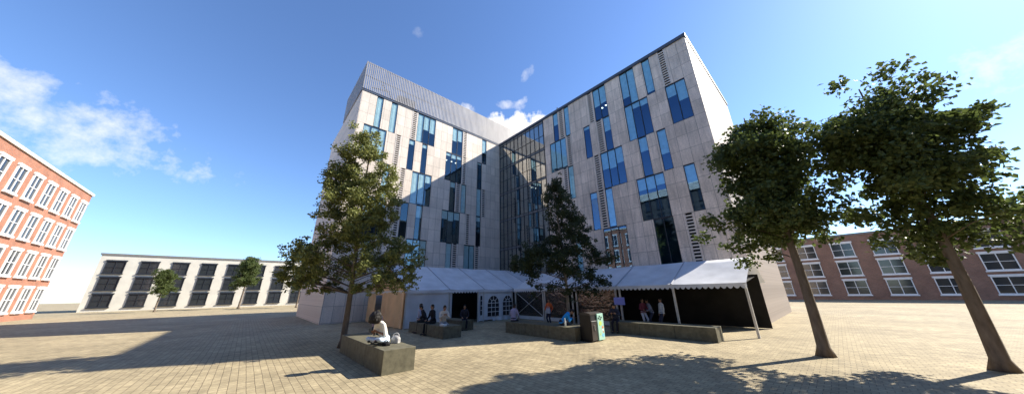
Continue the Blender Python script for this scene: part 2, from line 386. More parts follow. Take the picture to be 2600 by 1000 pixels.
lw = thing('office_wing', 'sunlit pale stone office wing with louvred metal roof screen', 'building', (0, 0, 0))
wing(lw, LEFT, TL, -6, 19.35, 0.0, M['stone_l'], M['glass_l'])
rw = thing('office_wing', 'shaded stone office wing with tall glass curtain wall beside inner corner', 'building', (0, 0, 0))
wing(rw, RIGHT, TR, 0, 25.7, 8.9, M['stone_r'], M['glass'])
c = MB(); c.box(-.0, 25.78, -.3, .12, 23.40, 23.72, T=TR); c.box(25.4, 25.78, -15, -.3, 23.4, 23.72, T=TR)
c.build('parapet_coping', M['coping'], rw)
c = MB(); c.box(.02, 19.42, -.3, .06, 23.40, 23.52, T=TL); c.build('parapet_coping', M['coping'], lw)
# curtain wall next to the inner corner
cw = MB()
for k in range(12): cw.box(.8*k+(.0 if k else .04)-.018, .8*k+.022+(.04 if k == 0 else 0), -.12, .04, .0, 23.38, T=TR)
for z in ZL[1:]:
    cw.box(.02, 8.88, -.115, .035, z-.34, z-.305, T=TR); cw.box(.02, 8.88, -.115, .035, z-.04, z-.005, T=TR)
for z in ZL[:-1]: cw.box(.02, 8.88, -.115, .03, z+1.73, z+1.75, T=TR)
cwo = cw.build('curtain_wall', M['frame'], rw)
for st in range(6):
    p = MB()
    for k in range(11):
        for (za, zb) in ((ZL[st]+.01, ZL[st]+1.72), (ZL[st]+1.76, ZL[st+1]-.36)):
            j = [random.uniform(-.004, .004) for _ in range(3)]
            x0, x1 = .8*k+.03, min(.8*k+.775, 8.87)
            p.quad(TR(x0, -.02+j[0], za), TR(x1, -.02+j[1], za), TR(x1, -.02+j[1]+j[2], zb), TR(x0, -.02+j[0]+j[2], zb))
    p.build('glass_pane', M['cglass'], cwo)
    s = MB(); s.box(.03, 8.87, -.11, -.03, ZL[st+1]-.30, ZL[st+1]-.045, T=TR); s.build('spandrel', M['spandrel'], cwo)
# stair core and columns seen dimly through the glass
s = MB()
for x in (2.6, 5.2, 7.6): s.box(x, x+.35, -1.1, -.75, .05, 23.2, T=TR)
s.build('column', M['spandrel'], cwo)
# ceiling lamps seen through panes
for (x, y, z) in ((16.75, .9, 21.35), (17.2, .9, 21.45)):
    l = MB(); l.ball((x, y, z), (.1, .1, .05), 8, 5); l.build('ceiling_lamp', M['lamp'], rw)
for (y, z) in ((-8.35, 18.75), (-7.6, 18.75), (-6.9, 18.75)):
    l = MB(); l.ball((-.9, y, z), (.12, .12, .05), 8, 5); l.build('ceiling_lamp', M['lamp'], lw)
# louvred roof screen, an open box of upright blades
sc = MB()
zb, zt = 23.66, 27.3
def blade(x, y, ax):
    if ax == 'y': sc.box(x-.05, x+.05, y-.06, y+.06, zb, zt)
    else: sc.box(x-.075, x+.075, y-.06, y+.06, zb, zt)
y = -19.33
while y < 8: blade(0, y, 'y'); blade(-9, y+.06, 'y'); y += .2
x = -8.8
while x < -.1: blade(x, -19.33, 'x'); x += .2
for zz in (zb+.05, (zb+zt)/2, zt-.05):
    sc.box(-.12, -.065, -19.3, 8, zz-.04, zz+.04); sc.box(-9.12, -9.065, -19.3, 8, zz-.04, zz+.04); sc.box(-8.9, -.13, -19.28, -19.22, zz-.04, zz+.04)
sc.build('roof_screen', M['screen'], lw)
pl = MB(); pl.box(-1.5, -.35, -15.5, -13.3, 23.5, 24.9); pl.box(-1.4, -.45, -15.4, -13.4, 24.9, 25.1)
pl.build('plant_housing', M['plant'], lw, bevel=.04)
pl = MB(); pl.tube([(-1.4, -17.2, 23.4), (-1.4, -17.2, 26.6)], .07); pl.tube([(-1.4, -18.2, 25.2), (-1.4, -16.2, 25.6)], .06); pl.tube([(-1.4, -17.2, 26.2), (-1.4, -15.6, 24.6)], .05)
pl.build('mast', M['frame'], lw)
pl = MB(); pl.box(-8.2, -4.2, -9.5, -1.5, 23.5, 26.2); pl.build('plant_housing', M['plant'], lw, bevel=.04)
a = MB(); a.tube([(11.1, .3, 23.7), (11.1, .3, 24.15)], .05); a.ball((11.1, .3, 24.18), .09); a.build('roof_vent', M['frame'], rw)

# ------------------------------------------------------------------ tents
def scallop(mb, P0, P1, z, h, n, out):
    P0 = Vector(P0); P1 = Vector(P1)
    for k in range(n):
        a = P0.lerp(P1, k/n); b = P0.lerp(P1, (k+1)/n); q = 5; up = []; lo = []
        for i in range(q+1):
            p = a.lerp(b, i/q); up.append((p.x, p.y, z)); lo.append((p.x+out[0]*.01, p.y+out[1]*.01, z-h*(.55+.45*math.sin(math.pi*i/q))))
        for i in range(q): mb.quad(up[i], up[i+1], lo[i+1], lo[i])

def roof_slope(mb, A, B, C_, D, frames, sag=.07, nv=8, nu=5):
    """sheet A-B (eave) to D-C (ridge), sagging between the frames (fractions along A-B)"""
    A, B, C_, D = map(Vector, (A, B, C_, D))
    def P(u, v):
        k = max(i for i in range(len(frames)) if frames[i] <= u+1e-9); k = min(k, len(frames)-2)
        f = (u-frames[k])/(frames[k+1]-frames[k]); p = A.lerp(B, u).lerp(D.lerp(C_, u), v)
        p.z -= sag*math.sin(math.pi*f)*math.sin(math.pi*v)*1.2 + .03*math.sin(math.pi*f)
        return p
    for i in range(len(frames)-1):
        for j in range(nu):
            u0 = frames[i]+(frames[i+1]-frames[i])*j/nu; u1 = frames[i]+(frames[i+1]-frames[i])*(j+1)/nu
            for k in range(nv):
                mb.quad(P(u0, k/nv), P(u1, k/nv), P(u1, (k+1)/nv), P(u0, (k+1)/nv))

def arched_window(root, Y0, Y1, z0, z1, X):
    w = (Y1-Y0)/2; cy = (Y0+Y1)/2; zc = z1-w
    prof = [(Y0, z0), (Y1, z0)] + [(cy+w*math.cos(t*math.pi/12), zc+w*math.sin(t*math.pi/12)) for t in range(13)]
    m = MB(); m.poly([(X, p[0], p[1]) for p in prof]); o = m.build('arched_window', M['shade_paint'], root)
    b = MB()
    def bar(p, q): b.tube([(X+.012, *p), (X+.012, *q)], .022, 4)
    for f in (1/3, 2/3): 
        yy = Y0+2*w*f; bar((yy, z0), (yy, zc+.12))
    zz = z0
    for k in range(1, 4): bar((Y0, z0+(zc-z0)*k/3), (Y1, z0+(zc-z0)*k/3))
    for k in range(12):
        t0, t1 = k*math.pi/12, (k+1)*math.pi/12
        bar((cy+w*math.cos(t0), zc+w*math.sin(t0)), (cy+w*math.cos(t1), zc+w*math.sin(t1)))
        bar((cy+.4*w*math.cos(t0), zc+.4*w*math.sin(t0)), (cy+.4*w*math.cos(t1), zc+.4*w*math.sin(t1)))
    for t in (45, 90, 135): bar((cy+.4*w*math.cos(R(t)), zc+.4*w*math.sin(R(t))), (cy+w*math.cos(R(t)), zc+w*math.sin(R(t))))
    b.build('lattice', M['white'], o)

def sheet(mb, P0, P1, z0, z1, amp, folds, out, n=24):
    """hanging canvas with soft folds"""
    P0 = Vector(P0); P1 = Vector(P1); rows = 4
    def P(i, k):
        p = P0.lerp(P1, i/n); d = amp*math.sin(i/n*folds*2*math.pi+.6)*(1-.6*k/rows) + amp*.5*math.sin(i/n*folds*4.7+1)
        return (p.x+out[0]*d, p.y+out[1]*d, z0+(z1-z0)*k/rows)
    for i in range(n):
        for k in range(rows): mb.quad(P(i, k), P(i+1, k), P(i+1, k+1), P(i, k+1))

# left tent, along the sunlit wing
t1 = thing('marquee_tent', 'long white marquee in front of sunlit wing, with open dark doorway and arched windows', 'tent', (0, 0, 0), group='white marquees')
XE, XB, XRd, Y0t, Y1t, ZE, ZR = 9.0, .7, 4.8, -16.0, -.7, 2.52, 4.55
fY = [-16.0, -12.62, -9.3, -6.0, -3.3, -.7]; fr = [(y-Y0t)/(Y1t-Y0t) for y in fY]
rf = MB()
roof_slope(rf, (XE+.12, Y0t, ZE), (XE+.12, Y1t, ZE), (XRd, Y1t, ZR), (XRd, Y0t, ZR), fr)
roof_slope(rf, (XB-.12, Y0t, ZE), (XB-.12, Y1t, ZE), (XRd, Y1t, ZR), (XRd, Y0t, ZR), fr)
rf.build('roof', M['pvc'], t1, smooth=True, fixn=True)
for y in fY[1:-1]:
    q = MB(); q.tube([(XE+.14, y, ZE+.015), (XRd, y, ZR+.02), (XB-.1, y, ZE+.015)], .035, 6); q.build('roof_rib', M['seam'], t1)
v = MB(); scallop(v, (XE+.13, Y0t, 0), (XE+.13, Y1t, 0), ZE-.02, .26, 56, (1, 0)); scallop(v, (XE+.13, Y0t-.02, 0), (XB, Y0t-.02, 0), ZE-.02, .2, 30, (0, -1))
v.build('valance', M['pvc'], t1)
for y in (-15.95, -12.62, -9.85, -9.3, -6.05):
    q = MB(); q.box(XE-.05, XE+.05, y-.05, y+.05, 0, ZE-.06); q.build('post', M['alu'], t1)
q = MB(); sheet(q, (XE+.02, -15.9, 0), (XE+.02, -12.67, 0), .03, ZE-.06, .02, 3, (1, 0)); q.build('wall_panel', M['pvc'], t1, smooth=True)
q = MB(); sheet(q, (XE+.03, -9.80, 0), (XE+.03, -9.35, 0), .06, ZE-.06, .03, 2, (1, 0)); q.build('wall_panel', M['pvc'], t1, smooth=True)
q = MB(); q.box(XE+.075, XE+.08, -9.66, -9.48, .5, 2.0); qo = q.build('window_slit', M['shade_paint'], t1)
q = MB()
for z in (.85, 1.2, 1.6): q.box(XE+.082, XE+.095, -9.66, -9.48, z, z+.04)
q.build('lattice', M['white'], qo)
q = MB(); sheet(q, (XE+.01, -9.25, 0), (XE+.01, -6.1, 0), .10, ZE-.06, .012, 2, (1, 0)); q.build('wall_panel', M['pvc'], t1, smooth=True)
arched_window(t1, -8.88, -7.66, .36, 2.0, XE+.05); arched_window(t1, -7.2, -6.12, .36, 2.0, XE+.05)
q = MB(); sheet(q, (XE+.18, -8.5, 0), (XE+.22, -6.3, 0), .015, .3, .07, 3, (1, 0)); q.build('wall_skirt', M['pvc'], t1, smooth=True)
q = MB(); q.quad((XE-.6, -12.6, 0.02), (XE-.6, -9.4, 0.02), (XE-.6, -9.4, .02), (XE-.6, -12.6, .02)) if False else None
q = MB(); sheet(q, (XE-.02, -12.52, 0), (XE-.10, -12.25, 0), .05, ZE-.1, .05, 2, (1, 0)); q.build('door_curtain', M['pvc'], t1, smooth=True)
q = MB(); q.quad((XE-2.4, -15.9, .03), (XE-2.4, -.8, .03), (XE-2.4, -.8, 3.2), (XE-2.4, -15.9, 3.2)); q.quad((XE-2.35, -13.6, .03), (XE-.1, -13.6, .03), (XE-.1, -13.6, 2.4), (XE-2.35, -13.6, 2.6)); q.build('shade_sheet', M['shade_paint'], t1)  # dark sheets carry the shade inside the tent
# beige gable end with its door opening
q = MB()
q.poly([(XE-.02, Y0t, .03), (4.3, Y0t, .03), (4.3, Y0t, ZE-.1), (XE-.02, Y0t, ZE-.1)]); q.poly([(2.75, Y0t, .03), (XB, Y0t, .03), (XB, Y0t, ZE-.1), (2.75, Y0t, ZE-.1)])
q.poly([(4.3, Y0t, 2.2), (2.75, Y0t, 2.2), (2.75, Y0t, ZE-.1), (4.3, Y0t, ZE-.1)]); q.poly([(XE, Y0t, ZE-.1), (XB, Y0t, ZE-.1), (XRd, Y0t, ZR-.05)])
q.build('gable_panel', M['beige'], t1, fixn=True)
q = MB(); sheet(q, (8.95, Y0t-.05, 0), (4.9, Y0t-.05, 0), .03, ZE-.12, .035, 4, (0, -1)); q.build('gable_curtain', M['beige'], t1, smooth=True)
q = MB(); q.quad((4.5, Y0t+.8, .03), (2.5, Y0t+.8, .03), (2.5, Y0t+.8, 2.4), (4.5, Y0t+.8, 2.4)); q.build('shade_sheet', M['shade_paint'], t1)  # doorway gloom put into a dark sheet

# right tent, along the shaded wing
t2 = thing('marquee_tent', 'white marquee in front of shaded wing, with clear plastic walls and open right bay', 'tent', (0, 0, 0), group='white marquees')
YE, YB, YRd, X0t, X1t, ZR2 = -6.0, -.5, -3.1, 9.35, 26.3, 3.92
fX = [9.35, 12.85, 16.1, 19.42, 22.85, 26.3]; fr = [(x-X0t)/(X1t-X0t) for x in fX]
rf = MB()
roof_slope(rf, (X0t, YE-.12, ZE-.02), (X1t, YE-.12, ZE-.02), (X1t, YRd, ZR2), (X0t, YRd, ZR2), fr)
roof_slope(rf, (X0t, YB+.1, ZE-.02), (X1t, YB+.1, ZE-.02), (X1t, YRd, ZR2), (X0t, YRd, ZR2), fr)
rf.build('roof', M['pvc'], t2, smooth=True, fixn=True)
for x in fX[1:-1]:
    q = MB(); q.tube([(x, YE-.14, ZE), (x, YRd, ZR2+.02), (x, YB+.1, ZE)], .035, 6); q.build('roof_rib', M['seam'], t2)
q = MB(); q.poly([(X0t+.01, YE, ZE-.03), (X0t+.01, YB, ZE-.03), (X0t+.01, YRd, ZR2-.02)]); q.build('gable_panel', M['pvc'], t2)
v = MB(); scallop(v, (X0t, YE-.13, 0), (X1t, YE-.13, 0), ZE-.03, .27, 62, (0, -1)); v.build('valance', M['pvc'], t2)
for x in (9.42, 12.78, 12.98, 15.32, 15.72, 16.1, 19.25, 19.55, 22.85, 26.2):
    q = MB(); q.box(x-.05, x+.05, YE-.05, YE+.05, 0, ZE-.08); q.build('post', M['alu'], t2)
q = MB(); q.tube([(9.47, YE-.02, .3), (12.72, YE-.02, 2.2)], .022, 5); q.tube([(9.47, YE+.03, 2.2), (12.72, YE+.03, .3)], .022, 5); q.build('cross_brace', M['alu'], t2)
for (xa, xb) in ((9.47, 12.73), (13.03, 15.27), (16.15, 19.2)):
    q = MB(); q.quad((xa, YE+.06, .32), (xb, YE+.06, .32), (xb, YE+.06, ZE-.1), (xa, YE+.06, ZE-.1)); q.build('clear_wall', M['clear'], t2)
    q = MB(); q.box(xa, xb, YE+.02, YE+.05, .04, .3); q.build('kick_board', M['pvc'], t2)
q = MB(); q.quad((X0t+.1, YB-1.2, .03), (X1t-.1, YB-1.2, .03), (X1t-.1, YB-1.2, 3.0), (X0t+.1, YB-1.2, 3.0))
q.quad((X0t+.2, YE+.4, 2.44), (X1t-.2, YE+.4, 2.44), (X1t-.2, YB-1.2, 2.9), (X0t+.2, YB-1.2, 2.9)); q.build('shade_sheet', M['shade_paint'], t2)  # dark back and ceiling sheets, colour standing in for shade
# lilac notice board tied to a tent post
sg = MB(); sg.box(19.12, 19.86, YE-.11, YE-.075, 1.34, 1.8); tag(sg.build('notice_board', M['lilac'], bevel=.008), 'blank lilac board tied to tent post by open bay', 'sign')

# ------------------------------------------------------------------ stone benches
def bench(label, x0, x1, y0, y1, h):
    b = MB(); n = max(1, int((x1-x0)/1.9+.5))
    cx, cy = (x0+x1)/2, (y0+y1)/2
    for k in range(n):
        a, e = x0+(x1-x0)*k/n, x0+(x1-x0)*(k+1)/n
        b.box(a-cx+(.004 if k else 0), e-cx-(.004 if k < n-1 else 0), y0-cy, y1-cy, -.02, h)
    o = b.build('stone_bench', M['granite'], bevel=.012)
    o.location = (cx, cy, 0)
    return tag(o, label, 'bench', 'dark granite block benches')
bench('sunlit granite block bench in left foreground', 14.6, 19.72, -20.86, -19.86, .66)
bench('granite block bench carrying the row of four seated people', 10.6, 14.95, -16.25, -15.15, .6)
bench('granite block bench in front of dark tent doorway', 10.3, 12.75, -13.75, -12.85, .58)
bench('long granite block bench under dark central tree', 15.5, 20.5, -12.45, -11.3, .6)
bench('granite block bench at far right before open tent bay', 20.1, 25.2, -8.65, -7.7, .6)
bench('low granite block seat behind curly haired man', 10.9, 11.6, -18.7, -18.1, .45)

# ------------------------------------------------------------------ solar bin
bn = thing('litter_bin', 'big black litter bin with mint green printed side panel', 'bin', (20.84, -11.55, 0), 0)
b = MB(); b.box(-.31, .29, -.52, .5, .05, 1.16); b.box(-.27, .25, -.48, .46, 0, .05)
b.poly([(-.33, -.54, 1.16), (.31, -.54, 1.16), (.31, .52, 1.16), (-.33, .52, 1.16)][::-1])
body = b.build('body', M['binblack'], bn, bevel=.015)
b = MB()
for q in range(6):   # domed lid
    a0, a1 = q/6, (q+1)/6
    z = lambda f: 1.165+.10*math.sin(math.pi*(.15+.7*f))
    b.quad((-.33+.64*a0, -.54, z(a0)), (-.33+.64*a1, -.54, z(a1)), (-.33+.64*a1, .52, z(a1)), (-.33+.64*a0, .52, z(a0)))
    for yy in (-.54, .52): b.quad((-.33+.64*a0, yy, 1.15), (-.33+.64*a1, yy, 1.15), (-.33+.64*a1, yy, z(a1)), (-.33+.64*a0, yy, z(a0)))
for xx in (-.33, .31): b.quad((xx, -.54, 1.15), (xx, .52, 1.15), (xx, .52, z(0)), (xx, -.54, z(0)))
b.build('lid', M['bindoor'], bn, fixn=True)
b = MB(); b.box(.292, .325, -.49, -.05, .06, .84); d = b.build('door', M['bindoor'], bn, bevel=.01)
b = MB(); b.tube([(.345, -.28, .5), (.345, -.28, .72)], .022, 8); b.build('handle', M['steel'], d)
b = MB(); b.box(.292, .345, -.49, -.05, .87, .90); b.build('hopper_sill', M['steel'], bn)
b = MB(); b.box(.292, .298, -.47, -.07, .91, 1.12); b.build('hopper', M['dark'], bn)
b = MB(); b.box(.292, .36, -.02, .50, .04, 1.19); mp = b.build('mint_panel', M['mint'], bn, bevel=.012)
def disc(name, m, y, z, r, par, ry=1, n=16):
    b = MB(); b.poly([(.366, y+r*ry*math.cos(2*math.pi*k/n), z+r*math.sin(2*math.pi*k/n)) for k in range(n)]); return b.build(name, m, par)
b = MB()
for k in range(4):
    a = k*math.pi/2+.2
    b.poly([(.366, .2+.12*math.cos(a)+.065*math.cos(t*math.pi/5), 1.0+.065*math.sin(a)+.04*math.sin(t*math.pi/5)) for t in range(10)])
b.build('flower_mark', M['ink'], mp)
disc('lime_print', M['lime'], .2, .76, .10, mp, 1.2); disc('orange_print', M['orange'], .38, .58, .05, mp, 1.4); disc('white_print', M['white'], .36, .47, .05, mp, 1.3)
disc('orange_print', M['orange'], .4, .38, .035, mp); disc('blue_print', M['sky print'], .36, .24, .08, mp, 1.3); disc('lime_print', M['lime'], .12, .3, .04, mp)

# ------------------------------------------------------------------ trees
RWV = Vector((.668, .744, 0)); DWV = Vector((-.744, .668, 0))
def leaves(mb, c, r, n, size, flat=1.0):
    for _ in range(n):
        d = Vector((random.gauss(0, 1), random.gauss(0, 1), random.gauss(0, 1))).normalized()*(random.random()**.45)*r*random.uniform(.75, 1.25)
        p = c + Vector((d.x, d.y, d.z*flat))
        a = Vector((random.uniform(-1, 1), random.uniform(-1, 1), random.uniform(-1.1, .3))).normalized()
        b = a.cross(Vector((random.uniform(-1, 1), random.uniform(-1, 1), random.uniform(-1, 1)))).normalized()
        s = size*random.uniform(.6, 1.3); w = s*.36
        nrm = a.cross(b)*s*.12
        mb.quad(p, p+a*s*.5+b*w+nrm, p+a*s, p+a*s*.5-b*w+nrm)
def tree(label, base, top, clumps, leafm, barkm, lsize, dens, r0, depth, group=None, lean=0., crown_bottom=1.8, reps=2):
    root = thing('broadleaf_tree', label, 'tree', (base[0], base[1], 0), 0, group)
    tr = MB(); pts = []; rad = []
    for k in range(9):
        f = k/8; pts.append(Vector((.07*math.sin(f*5), .07*math.cos(f*4)-.07, top*f)) + RWV*lean*f*f); rad.append(r0*(1-.88*f)*(1.0 if k else 1.0)); 
    pts.insert(1, pts[0].lerp(pts[1], .25)); rad.insert(1, rad[0]); rad[0] *= 1.7; pts[0] = pts[0]-Vector((0, 0, .05))
    tr.tube(pts, rad, 8)
    cr = MB()
    for (rr, z, rd) in clumps:
        half = depth*(1-.75*max(0, z-crown_bottom)/max(.1, top-crown_bottom))
        for rep in range(reps):
            dp = random.uniform(-half, half)*(1 if abs(rr) < half else .6)
            c = RWV*rr + DWV*dp + Vector((0, 0, z+random.uniform(-.1, .1)))
            # limb from the trunk to the clump
            h = max(crown_bottom+.5, z - .3*math.hypot(rr, dp) - .1); f = min(.97, h/top)
            k = min(7, max(1, int(f*8))); p0 = pts[k+1].lerp(pts[k+2], f*8-k)
            mid = p0.lerp(c, .55) + Vector((0, 0, .08))
            rr_ = max(.010, r0*(1-f)*.26)
            if rep == 0 or random.random() < .35: tr.tube([p0, mid, c, c+(c-mid)*.3], [rr_, rr_*.6, rr_*.3, .006], 5)
            nn = int(dens*rd*rd/lsize**2*.6)
            nsub = 5
            for s in range(nsub):
                cc = c + Vector((random.gauss(0, 1), random.gauss(0, 1), random.gauss(0, .8)))*rd*.55
                leaves(cr, cc, rd*random.uniform(.35, .6), nn//nsub, lsize, .8)
    tr.build('trunk', barkm, root, smooth=True)
    cr.build('crown', leafm, root)
    return root
MID = [(-.2,9.24,.45),(-.37,8.37,.6),(.2,8.36,.5),(-.25,7.39,.6),(.41,7.24,.55),(.88,6.55,.6),(1.34,5.88,.55),(-.05,6.43,.5),(-.52,5.39,.6),(.41,5.63,.5),(1.54,5.35,.35),(-1.33,4.64,.7),(-2.35,4.41,.65),(-2.99,3.92,.4),(-1.88,3.66,.7),(-.87,3.89,.7),(.17,4.36,.5),(-.29,3.15,.6),(.72,3.37,.55),(.45,4.61,.4),(1.72,4.58,.45),(2.32,4.32,.45),(2.81,4.19,.25),(1.0,5.1,.35),(1.56,3.12,.55),(2.26,2.75,.4),(.99,2.42,.45),(0,2.21,.4),(-.96,2.46,.34),(-1.68,2.59,.28),(-2.16,2.83,.28),(-1.95,2.13,.22),(.07,1.7,.22),(1.82,2.18,.3),(-.3,8.9,.4),(-.1,9.6,.25)]
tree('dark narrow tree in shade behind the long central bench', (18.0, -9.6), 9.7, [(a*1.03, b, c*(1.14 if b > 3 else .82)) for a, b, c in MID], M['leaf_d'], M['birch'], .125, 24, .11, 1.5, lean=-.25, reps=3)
LEF = [(-.29,9.61,.6),(.21,9.12,.5),(.85,8.19,.5),(.04,8.09,.7),(1.3,7.63,.35),(.68,7.2,.6),(1.35,6.66,.4),(.16,6.57,.7),(1.12,6.14,.45),(.59,5.64,.55),(.43,4.76,.6),(1.2,4.74,.45),(1.81,4.45,.35),(2.4,4.25,.4),(2.76,3.87,.28),(.92,3.99,.55),(1.76,3.75,.5),(2.4,3.38,.4),(2.77,3.01,.25),(.74,3.26,.55),(1.51,3.07,.42),(2.57,2.61,.2),(2.05,2.85,.28),(.77,2.6,.3),(1.25,2.55,.28),(1.89,2.68,.22)]
LEF += [(-r_*.95-.35, z*.98+.2, d_*1.05) for (r_, z, d_) in LEF if r_ > .5] + [(-.6, 10.4, .6), (-.9, 9.3, .7), (-1.4, 8.2, .7), (-.6, 7.2, .8), (-.4, 6.0, .8), (-.5, 4.8, .8)]
tree('olive green tree half in sun at left edge of square', (13.45, -20.52), 11.2, [(a*1.055, 2.25+(b-2.25)*1.055, c*1.08) for a, b, c in LEF], M['leaf_l'], M['bark'], .115, 25, .14, 1.7, reps=3)
SH = [(max(-1.5, min(1.5, random.gauss(0, .7))), random.uniform(3.6, 8.9), random.uniform(.7, .95)) for _ in range(44)]
tree('full round green tree nearest the right wing end', (28.4, -9.2), 9.4, SH, M['leaf_s'], M['bark'], .16, 20, .17, 1.7, group='trees right of the square')
SH = [(random.gauss(0, 1.0), random.uniform(3.6, 8.6), random.uniform(.7, 1.0)) for _ in range(36)]
tree('full round green tree standing farther right of the square', (31.7, -8.6), 9.2, SH, M['leaf_s'], M['bark'], .16, 20, .17, 1.7, group='trees right of the square')

def copy_tree(src, label, loc, rz, sc, group):
    c = src.copy(); COL.objects.link(c); c.location = loc; c.rotation_euler = (0, 0, rz); c.scale = (sc,)*3
    c['label'] = label; c['group'] = group
    for ch in list(src.children):
        d = ch.copy(); COL.objects.link(d); d.parent = c
FAR = 'trees before the cream building'
for lab, loc, rz, k in (('leafy tree before the cream building, closest to the sunlit wing', (-48, -16, 0), 1.0, 1.0), ('tallest leafy tree before the middle of the cream building', (-56, -25, 0), 2.3, 1.15),
                        ('small leafy tree before the cream building, closest to the orange brick building', (-54, -36, 0), 4.0, .8)):
    copy_tree(bpy.data.objects['broadleaf_tree.002'], lab, loc, rz, k, FAR)

# ------------------------------------------------------------------ people
def remesh(mb, name, material, parent, vox):
    o = mb.build(name, material, parent, smooth=True, fixn=False)
    md = o.modifiers.new('r', 'REMESH'); md.mode = 'VOXEL'; md.voxel_size = vox; md.use_smooth_shade = True
    sm = o.modifiers.new('s', 'SMOOTH'); sm.factor = .5; sm.iterations = 3
    dg = bpy.context.evaluated_depsgraph_get()
    me = bpy.data.meshes.new_from_object(o.evaluated_get(dg)); o.modifiers.clear(); old = o.data; o.data = me
    bpy.data.meshes.remove(old); me.name = name
    return o
def limb(mb, a, b, ra, rb, k=6):
    a = Vector(a); b = Vector(b); n = 12
    mb.tube([a.lerp(b, i/k) for i in range(k+1)], [ra+(rb-ra)*i/k for i in range(k+1)], n)
    mb.ball(a, ra, 10, 7); mb.ball(b, rb, 10, 7)
def ik(a, c, l1, l2, pole):
    a = Vector(a); c = Vector(c); d = c-a; L = min(d.length, (l1+l2)*.995); dn = d.normalized(); c = a+dn*L
    x = (l1*l1-l2*l2+L*L)/(2*L); h = math.sqrt(max(0, l1*l1-x*x)); p = Vector(pole); p = (p-dn*p.dot(dn)).normalized()
    return a+dn*x+p*h, c

